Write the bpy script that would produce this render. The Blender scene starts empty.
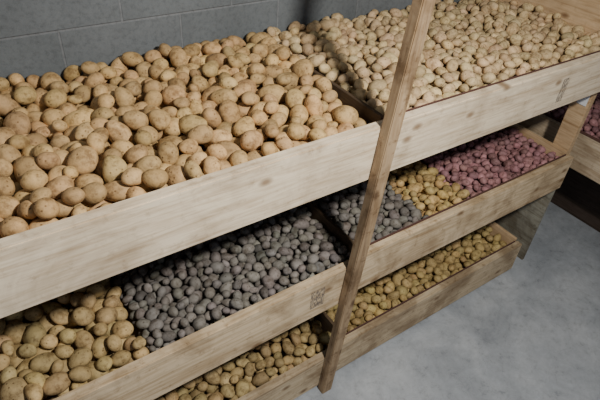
import bpy, bmesh, math, numpy as np
from mathutils import Matrix, Vector
rng=np.random.default_rng(7)
sc=bpy.context.scene
CZ=2.03
# ---------------- materials ----------------
def newmat(n):
    m=bpy.data.materials.new(n); m.use_nodes=True
    nt=m.node_tree; b=nt.nodes["Principled BSDF"]
    return m,nt,b
def node(nt,t,**k):
    n=nt.nodes.new(t)
    for a,v in k.items():
        if a in n.inputs.keys(): n.inputs[a].default_value=v
        else: setattr(n,a,v)
    return n
def ramp(nt,stops):
    r=nt.nodes.new("ShaderNodeValToRGB"); e=r.color_ramp.elements
    while len(e)<len(stops): e.new(0.5)
    for i,(p,c) in enumerate(stops):
        e[i].position=p; e[i].color=(*c,1)
    return r
def mix(nt,typ,fac,a,b):
    n=nt.nodes.new("ShaderNodeMix"); n.data_type='RGBA'; n.blend_type=typ
    L=nt.links
    if isinstance(fac,(int,float)): n.inputs[0].default_value=fac
    else: L.new(fac,n.inputs[0])
    for i,v in ((6,a),(7,b)):
        if isinstance(v,tuple): n.inputs[i].default_value=(*v,1)
        else: L.new(v,n.inputs[i])
    return n.outputs[2]
def wood(name,base,dark,axis='X',knots=True,rough=.8,seed=0.0,grime=.35):
    m,nt,b=newmat(name); L=nt.links
    tc=node(nt,"ShaderNodeTexCoord"); mp=node(nt,"ShaderNodeMapping")
    s={'X':(1.0,14,14),'Y':(14,1.0,14),'Z':(14,14,1.0)}[axis]
    mp.inputs['Scale'].default_value=s; mp.inputs['Location'].default_value=(seed,seed*.7,seed*1.3)
    L.new(tc.outputs['Object'],mp.inputs[0])
    n1=node(nt,"ShaderNodeTexNoise",Scale=1.6,Detail=8.0,Roughness=.68,Distortion=.9); L.new(mp.outputs[0],n1.inputs['Vector'])
    n2=node(nt,"ShaderNodeTexNoise",Scale=8.0,Detail=5.0); L.new(mp.outputs[0],n2.inputs['Vector'])
    r=ramp(nt,[(.32,dark),(.5,base),(.72,tuple(min(1,c*1.1) for c in base))]); L.new(n1.outputs[0],r.inputs[0])
    r2=ramp(nt,[(.36,(.74,.68,.60)),(.55,(1,1,1))]); L.new(n2.outputs[0],r2.inputs[0])
    c=mix(nt,'MULTIPLY',.7,r.outputs[0],r2.outputs[0])
    n3=node(nt,"ShaderNodeTexNoise",Scale=4.5,Detail=7.0,Roughness=.62); n3.inputs['Distortion'].default_value=.5
    L.new(tc.outputs['Object'],n3.inputs['Vector'])
    r3=ramp(nt,[(.38,(.42,.36,.30)),(.55,(1,1,1))]); L.new(n3.outputs[0],r3.inputs[0])
    c=mix(nt,'MULTIPLY',grime,c,r3.outputs[0])
    n4=node(nt,"ShaderNodeTexNoise",Scale=32.0,Detail=6.0,Roughness=.7); L.new(tc.outputs['Object'],n4.inputs['Vector'])
    r4=ramp(nt,[(.32,(.5,.43,.36)),(.45,(1,1,1))]); L.new(n4.outputs[0],r4.inputs[0])
    c=mix(nt,'MULTIPLY',grime,c,r4.outputs[0])
    if knots:
        sx=node(nt,"ShaderNodeSeparateXYZ"); L.new(tc.outputs['Object'],sx.inputs[0])
        cx=node(nt,"ShaderNodeCombineXYZ")
        L.new(sx.outputs[{'X':0,'Y':1,'Z':2}[axis]],cx.inputs[0])
        L.new(sx.outputs[2 if axis!='Z' else 0],cx.inputs[1])
        mk=node(nt,"ShaderNodeMapping"); mk.inputs['Scale'].default_value=(4.0,7.0,1)
        mk.inputs['Location'].default_value=(seed*2+.3,seed+.6,0)
        L.new(cx.outputs[0],mk.inputs[0])
        v=node(nt,"ShaderNodeTexVoronoi",Scale=1.0); v.voronoi_dimensions='2D'; L.new(mk.outputs[0],v.inputs['Vector'])
        rk=ramp(nt,[(.03,(.85,.85,.85)),(.07,(.5,.5,.5)),(.11,(0,0,0))]); L.new(v.outputs['Distance'],rk.inputs[0])
        sg=node(nt,"ShaderNodeSeparateXYZ"); L.new(v.outputs['Color'],sg.inputs[0])
        th=node(nt,"ShaderNodeMath",operation='GREATER_THAN'); L.new(sg.outputs[0],th.inputs[0]); th.inputs[1].default_value=.5
        mu=node(nt,"ShaderNodeMath",operation='MULTIPLY'); L.new(th.outputs[0],mu.inputs[0]); L.new(rk.outputs[0],mu.inputs[1])
        c=mix(nt,'MIX',mu.outputs[0],c,(dark[0]*.40,dark[1]*.32,dark[2]*.25))
    L.new(c,b.inputs['Base Color']); b.inputs['Roughness'].default_value=rough
    b.inputs['Specular IOR Level'].default_value=.25
    bp=node(nt,"ShaderNodeBump",Strength=.3,Distance=.002); L.new(n1.outputs[0],bp.inputs['Height']); L.new(bp.outputs[0],b.inputs['Normal'])
    return m
M_pale=wood("pale_pine",(.78,.66,.49),(.58,.45,.30),seed=0.0,grime=.45)
M_mid=wood("aged_pine",(.67,.53,.35),(.46,.33,.19),seed=3.1,grime=.7)
M_low=wood("low_pine",(.57,.46,.31),(.40,.30,.19),seed=6.7,grime=.75)
M_post=wood("brown_post",(.39,.28,.17),(.22,.15,.09),axis='Z',seed=1.7,grime=.9)
M_dark=wood("dark_divider",(.13,.09,.055),(.06,.04,.025),axis='Y',knots=False,grime=.5)  # divider wood kept near black: the shadow along it is in the colour
M_ply=wood("plywood",(.66,.48,.29),(.48,.32,.17),axis='Y',seed=4.0,grime=.3)
M_greyply=wood("weathered_plywood",(.34,.33,.27),(.22,.21,.17),axis='Y',seed=5.0,grime=.8,knots=False)
M_plydeck=wood("plywood_deck",(.25,.17,.10),(.15,.10,.06),axis='X',knots=False)
M_yboard=wood("pine_cross",(.60,.49,.35),(.46,.34,.22),axis='Y',seed=2.0,grime=.5)
M_undershade=wood("undershelf_shade_wood",(.07,.05,.04),(.04,.03,.02),axis='Y',knots=False)  # near-black tone stands in for the shade under the side shelf
m,nt,b=newmat("liner"); b.inputs['Base Color'].default_value=(.10,.045,.035,1); b.inputs['Roughness'].default_value=.8; M_liner=m
m,nt,b=newmat("hole_shade"); b.inputs['Base Color'].default_value=(.01,.01,.01,1); M_hole=m  # black colour stands in for the shade inside the hole
m,nt,b=newmat("paper"); b.inputs['Base Color'].default_value=(.75,.78,.8,1); M_paper=m

def potato_mat(name,bump=.4,spec=.25):
    m,nt,b=newmat(name); L=nt.links
    at=node(nt,"ShaderNodeAttribute",attribute_name="pcol")
    tc=node(nt,"ShaderNodeTexCoord")
    n=node(nt,"ShaderNodeTexNoise",Scale=34.0,Detail=8.0,Roughness=.72); L.new(tc.outputs['Object'],n.inputs['Vector'])
    r=ramp(nt,[(.37,(.38,.32,.25)),(.5,(.88,.86,.82)),(.66,(1.2,1.18,1.15))]); L.new(n.outputs[0],r.inputs[0])
    c=mix(nt,'MULTIPLY',.85,at.outputs['Color'],r.outputs[0])
    v=node(nt,"ShaderNodeTexVoronoi",Scale=62.0); L.new(tc.outputs['Object'],v.inputs['Vector'])
    rv=ramp(nt,[(.08,(.32,.25,.18)),(.2,(1,1,1))]); L.new(v.outputs['Distance'],rv.inputs[0])
    c=mix(nt,'MULTIPLY',.75,c,rv.outputs[0])
    L.new(c,b.inputs['Base Color']); b.inputs['Roughness'].default_value=.68
    b.inputs['Specular IOR Level'].default_value=spec
    n2=node(nt,"ShaderNodeTexNoise",Scale=120.0,Detail=5.0); L.new(tc.outputs['Object'],n2.inputs['Vector'])
    bp=node(nt,"ShaderNodeBump",Strength=bump,Distance=.003); L.new(n2.outputs[0],bp.inputs['Height'])
    bp2=node(nt,"ShaderNodeBump",Strength=.5,Distance=.003); L.new(rv.outputs[0],bp2.inputs['Height']); L.new(bp.outputs[0],bp2.inputs['Normal'])
    L.new(bp2.outputs[0],b.inputs['Normal'])
    return m
M_pot=potato_mat("potato_skin")

m,nt,b=newmat("concrete_block"); L=nt.links; M_block=m
tc=node(nt,"ShaderNodeTexCoord"); sp=node(nt,"ShaderNodeSeparateXYZ"); L.new(tc.outputs['Object'],sp.inputs[0])
ax=node(nt,"ShaderNodeMath",operation='ADD'); L.new(sp.outputs[0],ax.inputs[0]); L.new(sp.outputs[1],ax.inputs[1])
s1=node(nt,"ShaderNodeMath",operation='SUBTRACT'); L.new(ax.outputs[0],s1.inputs[0]); s1.inputs[1].default_value=.711+.76
s2=node(nt,"ShaderNodeMath",operation='SUBTRACT'); L.new(sp.outputs[2],s2.inputs[0]); s2.inputs[1].default_value=1.401
cb=node(nt,"ShaderNodeCombineXYZ"); L.new(s1.outputs[0],cb.inputs[0]); L.new(s2.outputs[0],cb.inputs[1])
br=node(nt,"ShaderNodeTexBrick"); L.new(cb.outputs[0],br.inputs['Vector'])
for k,v in {'Scale':1.0,'Mortar Size':.0045,'Mortar Smooth':.5,'Brick Width':.4,'Row Height':.2,'Bias':0}.items(): br.inputs[k].default_value=v
br.inputs['Color1'].default_value=(.130,.144,.152,1); br.inputs['Color2'].default_value=(.150,.163,.172,1); br.inputs['Mortar'].default_value=(.18,.19,.20,1)
n=node(nt,"ShaderNodeTexNoise",Scale=55.0,Detail=9.0,Roughness=.75); L.new(tc.outputs['Object'],n.inputs['Vector'])
r=ramp(nt,[(.34,(.55,.55,.55)),(.5,(1,1,1)),(.65,(1.15,1.15,1.15))]); L.new(n.outputs[0],r.inputs[0])
n_=node(nt,"ShaderNodeTexNoise",Scale=3.0,Detail=4.0); L.new(tc.outputs['Object'],n_.inputs['Vector'])
r_=ramp(nt,[(.35,(.75,.75,.75)),(.65,(1.1,1.1,1.1))]); L.new(n_.outputs[0],r_.inputs[0])
cc=mix(nt,'MULTIPLY',.6,br.outputs[0],r.outputs[0])
L.new(mix(nt,'MULTIPLY',.8,cc,r_.outputs[0]),b.inputs['Base Color']); b.inputs['Roughness'].default_value=.9
bp=node(nt,"ShaderNodeBump",Strength=.5,Distance=.005); L.new(n.outputs[0],bp.inputs['Height'])
bp2=node(nt,"ShaderNodeBump",Strength=.7,Distance=.004,invert=True); L.new(br.outputs['Fac'],bp2.inputs['Height']); L.new(bp.outputs[0],bp2.inputs['Normal']); L.new(bp2.outputs[0],b.inputs['Normal'])

m,nt,b=newmat("concrete_floor"); L=nt.links; M_floor=m
tc=node(nt,"ShaderNodeTexCoord")
n=node(nt,"ShaderNodeTexNoise",Scale=2.6,Detail=8.0,Roughness=.65,Distortion=.5); L.new(tc.outputs['Object'],n.inputs['Vector'])
r=ramp(nt,[(.3,(.28,.305,.335)),(.5,(.39,.42,.455)),(.7,(.52,.55,.58))]); L.new(n.outputs[0],r.inputs[0])
n2=node(nt,"ShaderNodeTexNoise",Scale=14.0,Detail=10.0,Roughness=.8); L.new(tc.outputs['Object'],n2.inputs['Vector'])
r2=ramp(nt,[(.34,(.5,.5,.5)),(.44,(.93,.93,.93)),(.62,(1.15,1.15,1.15))]); L.new(n2.outputs[0],r2.inputs[0])
c=mix(nt,'MULTIPLY',.8,r.outputs[0],r2.outputs[0])
v=node(nt,"ShaderNodeTexNoise",Scale=5.0,Detail=3.0,Distortion=2.5); L.new(tc.outputs['Object'],v.inputs['Vector'])
rv=ramp(nt,[(.485,(1,1,1)),(.5,(.72,.72,.72)),(.515,(1,1,1))]); L.new(v.outputs[0],rv.inputs[0])
L.new(mix(nt,'MULTIPLY',.45,c,rv.outputs[0]),b.inputs['Base Color']); b.inputs['Roughness'].default_value=.55
bp=node(nt,"ShaderNodeBump",Strength=.25,Distance=.004); L.new(n2.outputs[0],bp.inputs['Height']); L.new(bp.outputs[0],b.inputs['Normal'])
m,nt,b=newmat("ceiling_paint"); b.inputs['Base Color'].default_value=(.5,.5,.5,1); M_ceil=m
m,nt,b=newmat("stamp_ink"); L=nt.links; M_ink=m
tc=node(nt,"ShaderNodeTexCoord"); mp=node(nt,"ShaderNodeMapping"); mp.inputs['Scale'].default_value=(160,1,60); L.new(tc.outputs['Object'],mp.inputs[0])
n=node(nt,"ShaderNodeTexNoise",Scale=1.0,Detail=3.0); L.new(mp.outputs[0],n.inputs['Vector'])
r=ramp(nt,[(.40,(0,0,0)),(.60,(.36,.36,.36))]); L.new(n.outputs[0],r.inputs[0]); L.new(r.outputs[0],b.inputs['Alpha'])
b.inputs['Base Color'].default_value=(.16,.15,.15,1)

# ---------------- helpers ----------------
def box(name,x0,x1,y0,y1,z0,z1,mat,parent=None,bev=.002,shear=0,shearz=0):
    bm=bmesh.new(); bmesh.ops.create_cube(bm,size=1)
    for v in bm.verts:
        v.co=Vector((x0+(v.co.x+.5)*(x1-x0),y0+(v.co.y+.5)*(y1-y0),z0+(v.co.z+.5)*(z1-z0)))
        if shear: v.co.x+=shear*(v.co.z-z0)
        if shearz: v.co.z+=shearz*(v.co.x-x1)
    if bev: bmesh.ops.bevel(bm,geom=bm.edges[:],offset=bev,segments=2,affect='EDGES')
    me=bpy.data.meshes.new(name); bm.to_mesh(me); bm.free()
    o=bpy.data.objects.new(name,me); sc.collection.objects.link(o); me.materials.append(mat)
    if parent: o.parent=parent
    return o
def empty(name):
    e=bpy.data.objects.new(name,None); sc.collection.objects.link(e); return e

# potato base shapes
def base_shapes(sub,nv,sd):
    r_=np.random.default_rng(sd); out=[]
    for i in range(nv):
        bm=bmesh.new(); bmesh.ops.create_icosphere(bm,subdivisions=sub,radius=1)
        V=np.array([v.co[:] for v in bm.verts]); F=np.array([[v.index for v in f.verts] for f in bm.faces]); bm.free()
        d=np.ones(len(V))
        for k in range(4):
            w=r_.normal(size=3)*1.4; d+=.04*np.sin(V@w+r_.uniform(0,6.28))
        for k in range(4):
            c=r_.normal(size=3); c/=np.linalg.norm(c)
            d-=r_.uniform(.02,.06)*np.exp(-((V-c)**2).sum(1)/.06)
        W=V*d[:,None]
        W[:,0]*=r_.uniform(1.06,1.5); W[:,1]*=r_.uniform(.92,1.08); W[:,2]*=r_.uniform(.82,.98)
        W[:,1]+=r_.uniform(-.12,.12)*W[:,0]**2
        W[:,1:]*=(1+r_.uniform(-.15,.15)*W[:,0:1])
        W-=W.mean(0)
        out.append((W,F))
    return out
SH3=base_shapes(3,18,1); SH2=base_shapes(2,18,1)

def fill(x0,x1,y0,y1,zb,lev,rm,rs,seed,mound=None,K=24):
    g=np.random.default_rng(seed); P=np.zeros((6000,3)); R=np.zeros(6000); n=0; fails=0
    mound=mound or (lambda x,y:0*x)
    def rest(c,r):
        z=np.full(len(c),zb+r)
        if n:
            near=slice(0,n)
            dx=c[:,0:1]-P[None,near,0]; dy=c[:,1:2]-P[None,near,1]; d2=dx*dx+dy*dy
            s=(R[None,near]+r)**2-d2
            zz=np.where(s>0,P[None,near,2]+np.sqrt(np.maximum(s,0)),-9)
            z=np.maximum(z,zz.max(1))
        return z
    while fails<16 and n<5990:
        r=float(np.clip(g.normal(rm,rs),rm*.62,rm*1.6))
        m_=r*1.08
        c=np.c_[g.uniform(x0+m_,x1-m_,K),g.uniform(y0+m_,y1-m_,K)]
        z=rest(c,r)-mound(c[:,0],c[:,1]); b_=c[z.argmin()]
        for st in (.5,.18):
            c=b_+g.normal(size=(10,2))*r*st; c[0]=b_
            c[:,0]=np.clip(c[:,0],x0+m_,x1-m_); c[:,1]=np.clip(c[:,1],y0+m_,y1-m_)
            zr=rest(c,r); z=zr-mound(c[:,0],c[:,1]); i=z.argmin(); b_=c[i]; zb_=zr[i]; zm=z[i]
        if zm+r*.35>lev: fails+=1; continue
        fails=0; P[n]=(b_[0],b_[1],zb_); R[n]=r*1.03; n+=1
    return P[:n],R[:n]

def pile(name,parts,shapes,mat=M_pot):
    g=np.random.default_rng(len(name)*13+5)
    Vs=[];Fs=[];Cs=[];off=0
    for P,R,cf in parts:
        for p,r in zip(P,R):
            W,F=shapes[g.integers(len(shapes))]
            yaw=g.uniform(0,6.283); til=g.normal()*.4; rol=g.normal()*.4
            Rm=np.array(Matrix.Rotation(yaw,3,'Z')@Matrix.Rotation(til,3,'Y')@Matrix.Rotation(rol,3,'X'))
            V=(W*r*1.0)@Rm.T+p
            Vs.append(V);Fs.append(F+off);off+=len(V)
            Cs.append(np.tile(np.r_[cf(g,p),1.0],(len(V),1)))
    V=np.concatenate(Vs).astype(np.float32);F=np.concatenate(Fs).astype(np.int32);C=np.concatenate(Cs).astype(np.float32)
    me=bpy.data.meshes.new(name)
    me.vertices.add(len(V)); me.vertices.foreach_set("co",V.ravel())
    me.loops.add(F.size); me.loops.foreach_set("vertex_index",F.ravel())
    me.polygons.add(len(F)); me.polygons.foreach_set("loop_start",np.arange(0,F.size,3,dtype=np.int32))
    me.polygons.foreach_set("loop_total",np.full(len(F),3,dtype=np.int32))
    me.polygons.foreach_set("use_smooth",np.ones(len(F),dtype=bool))
    a=me.attributes.new("pcol",'FLOAT_COLOR','POINT'); a.data.foreach_set("color",C.ravel())
    me.update(calc_edges=True); me.validate()
    me.materials.append(mat)
    o=bpy.data.objects.new(name,me); sc.collection.objects.link(o)
    print(name,sum(len(p[0]) for p in parts))
    return o
def colfn(base,var=.12,hue=.025):
    b_=np.array(base)
    return lambda g,p: np.clip(b_*(1+g.normal()*var)*(1+g.normal(size=3)*hue),.01,1)

# ---------------- room ----------------
YW=.765; XR=3.45
box("floor",-1.6,XR+.1,-3.2,YW+.1,-.1,0,M_floor,bev=0)
box("wall_back",-1.6,XR+.1,YW,YW+.15,0,2.7,M_block,bev=0)
box("wall_right",XR,XR+.15,-3.2,YW,0,2.7,M_block,bev=0)
box("ceiling",-1.6,XR+.1,-3.2,YW+.1,2.7,2.8,M_ceil,bev=0)

# ---------------- main rack ----------------
rack=empty("potato_storage_rack")
XL=-.62
T=1.274; MD=.728; LW=.222; H=.186
XE={'t':2.40,'m':2.33,'l':2.20}
for key,z,mat in (('t',T,M_pale),('m',MD,M_mid),('l',LW,M_low)):
    xe=XE[key]
    nm={'t':'upper','m':'middle','l':'lower'}[key]
    if key=='t':
        box(nm+"_front_board",XL,2.62,0,.036,z-H,z,mat,rack,.003)
    else:
        box(nm+"_front_board_a",XL,.975,0,.034,z-H-.018,z-.018,mat,rack,.003,shearz=.012)
        box(nm+"_front_board_b",.976,xe,0,.032,z-H+.01,z+.008,mat,rack,.003)
    box(nm+"_deck",XL+.02,xe,.037,YW-.002,z-.125,z-.105,M_plydeck,rack,.001)
    if key!='t': box(nm+"_liner",1.02,xe-.02,.0325,.037,z-.10,z+.012,M_liner,rack,0)
    else: box(nm+"_liner",1.02,xe-.02,.0365,.040,z-.10,z+.003,M_liner,rack,0)
    box(nm+"_divider",1.018,1.032,.042,YW-.004,z-.104,z+(.004 if key=='t' else .008),M_dark,rack,.001)
    box(nm+"_end_board",xe-.018,xe,.038,YW-.004,z-.104,z+.02 if key!='t' else z+.16,M_ply,rack,.001)
    for i,x in enumerate((-.3,.99,xe-.06)):
        if not(key=='t' and i==2) and not (key=='l'): box(f"{nm}_joist_{i}",x-.02,x+.02,.04,YW-.004,z-.21,z-.126,M_mid,rack,.002)
box("front_post",.885,.934,-.038,-.001,0,2.69,M_post,rack,.003,shear=.073)
box("left_post",XL-.04,XL,0,.04,0,1.3,M_post,rack,.003)
box("left_end_panel",XL-.018,XL+.0,.042,YW-.004,0,1.3,M_ply,rack,.001)
box("end_post",2.34,2.378,.045,.13,MD-H,T-.127,M_ply,rack,.003)
box("end_post_rear",2.34,2.378,YW-.1,YW-.004,0,T-.127,M_ply,rack,.003)
box("end_panel",2.36,2.378,.034,YW-.004,.0,MD-H,M_greyply,rack,.001)
bm=bmesh.new(); bmesh.ops.create_cone(bm,cap_ends=True,segments=24,radius1=.022,radius2=.022,depth=.004,matrix=Matrix.Translation((2.358,.12,.43))@Matrix.Rotation(math.pi/2,4,'Y'))
me=bpy.data.meshes.new("end_panel_hole_shade"); bm.to_mesh(me); bm.free(); me.materials.append(M_hole)  # black disc laid on the uncut panel as the hole's painted shade
o=bpy.data.objects.new("end_panel_hole_shade",me); sc.collection.objects.link(o); o.parent=rack
box("paper_tag",2.335,2.339,.055,.10,.98,1.06,M_paper,rack,0)
box("grade_stamp_a",.79,.85,-.0012,-.0004,MD-.15,MD-.06,M_ink,rack,0)
box("grade_stamp_b",1.93,1.97,-.0012,-.0004,T-.15,T-.05,M_ink,rack,0)

# ---------------- potatoes ----------------
def und(a,s):
    g=np.random.default_rng(s); ws=[(g.normal(size=2)*8,g.uniform(0,6)) for _ in range(4)]
    return lambda x,y: sum(a/2*np.sin(x*w[0]+y*w[1]+p) for w,p in ws)
russet=colfn((.53,.355,.17),.15)
pale=colfn((.60,.45,.26),.12)
grey=colfn((.21,.195,.18),.18)
gold=colfn((.57,.41,.18),.12)
olive=colfn((.51,.38,.185),.15)
yellow=colfn((.50,.375,.165),.14)
pink=colfn((.39,.205,.22),.15)
def um(s,front): 
    u=und(.016,s)
    return lambda x,y: u(x,y)+front*np.clip((y-.05)/.25,0,1)
dz=.104
P,R=fill(XL+.02,1.018,.040,YW,T-dz,T+.010,.0240,.0048,11,um(1,.03)); pile("russet_potatoes",[(P,R,russet)],SH3)
P,R=fill(1.032,2.38,.040,YW,T-dz,T+.016,.0195,.0036,12,um(2,.012)); pile("white_potatoes",[(P,R,pale)],SH2)
P,R=fill(XL+.02,.23,.042,YW,MD-dz,MD-.012,.0250,.0046,13,um(3,.01)); pile("brown_potatoes",[(P,R,olive)],SH3)
P,R=fill(.23,1.018,.042,YW,MD-dz,MD-.008,.0165,.003,14,um(4,.0)); P2,R2=fill(1.032,1.41,.042,YW,MD-dz,MD+.004,.0165,.003,15)
pile("blue_potatoes",[(P,R,grey),(P2,R2,grey)],SH2)
P,R=fill(1.41,1.67,.042,YW,MD-dz,MD+.003,.0190,.0032,16); pile("gold_potatoes",[(P,R,gold)],SH2)
P,R=fill(1.67,2.31,.042,YW,MD-dz,MD+.003,.0170,.003,17); pile("red_potatoes",[(P,R,pink)],SH2)
P,R=fill(XL+.02,1.018,.042,YW,LW-dz,LW-.015,.0225,.0036,18); P2,R2=fill(1.032,2.18,.042,YW,LW-dz,LW-.0,.0210,.0035,19)
pile("yellow_potatoes",[(P,R,olive),(P2,R2,yellow)],SH2)

# ---------------- second rack on the right wall ----------------
r2=empty("potato_storage_rack.001")
xf=2.56
z=.728
box("side_front_board",xf,xf+.032,-1.6,.62,z-H,z,M_yboard,r2,.003)
box("side_deck",xf+.034,XR-.004,-1.6,.62,z-.125,z-.105,M_plydeck,r2,.001)
box("side_liner",xf+.0325,xf+.037,-1.6,.62,z-.10,z+.012,M_liner,r2,0)
box("side_end",xf+.033,XR-.004,.622,.64,z-.2,z+.02,M_ply,r2,.001)
box("side_lower_shade_panel",3.0,3.03,-1.6,.70,0,z-.13,M_undershade,r2,.002)  # dark panel: shade below the side shelf is put into its colour
box("side_post",xf-.04,xf-.001,-1.62,-1.58,0,1.3,M_post,r2,.003)
P,R=fill(xf+.04,XR-.01,-.9,.61,.728-dz,.728,.0185,.0025,21); pile("red_potatoes.001",[(P,R,pink)],SH2)

# ---------------- lights ----------------
def area(name,loc,tgt,size,e,col):
    l=bpy.data.lights.new(name,'AREA'); l.size=size; l.energy=e; l.color=col
    o=bpy.data.objects.new(name,l); sc.collection.objects.link(o); o.location=loc
    o.rotation_euler=(Vector(tgt)-Vector(loc)).to_track_quat('-Z','Y').to_euler(); return o
area("ceiling_lamp",(.78,-1.05,2.40),(.85,.3,1.0),.12,46,(1,.96,.89))
w=bpy.data.worlds.new("world"); sc.world=w; w.use_nodes=True
w.node_tree.nodes["Background"].inputs[0].default_value=(.7,.8,1,1); w.node_tree.nodes["Background"].inputs[1].default_value=.30

# ---------------- camera ----------------
cd=bpy.data.cameras.new("camera"); cam=bpy.data.objects.new("camera",cd); sc.collection.objects.link(cam)
cd.sensor_width=36; cd.lens=31.2; cd.clip_start=.02
X=Vector((.824,-.562,.065)).normalized(); Z=Vector((-.476,-.625,.618)); Z=(Z-X*Z.dot(X)).normalized(); Y=Z.cross(X)
M=Matrix((( X.x,Y.x,Z.x,0),(X.y,Y.y,Z.y,-.93),(X.z,Y.z,Z.z,CZ),(0,0,0,1)))
cam.matrix_world=M
sc.camera=cam
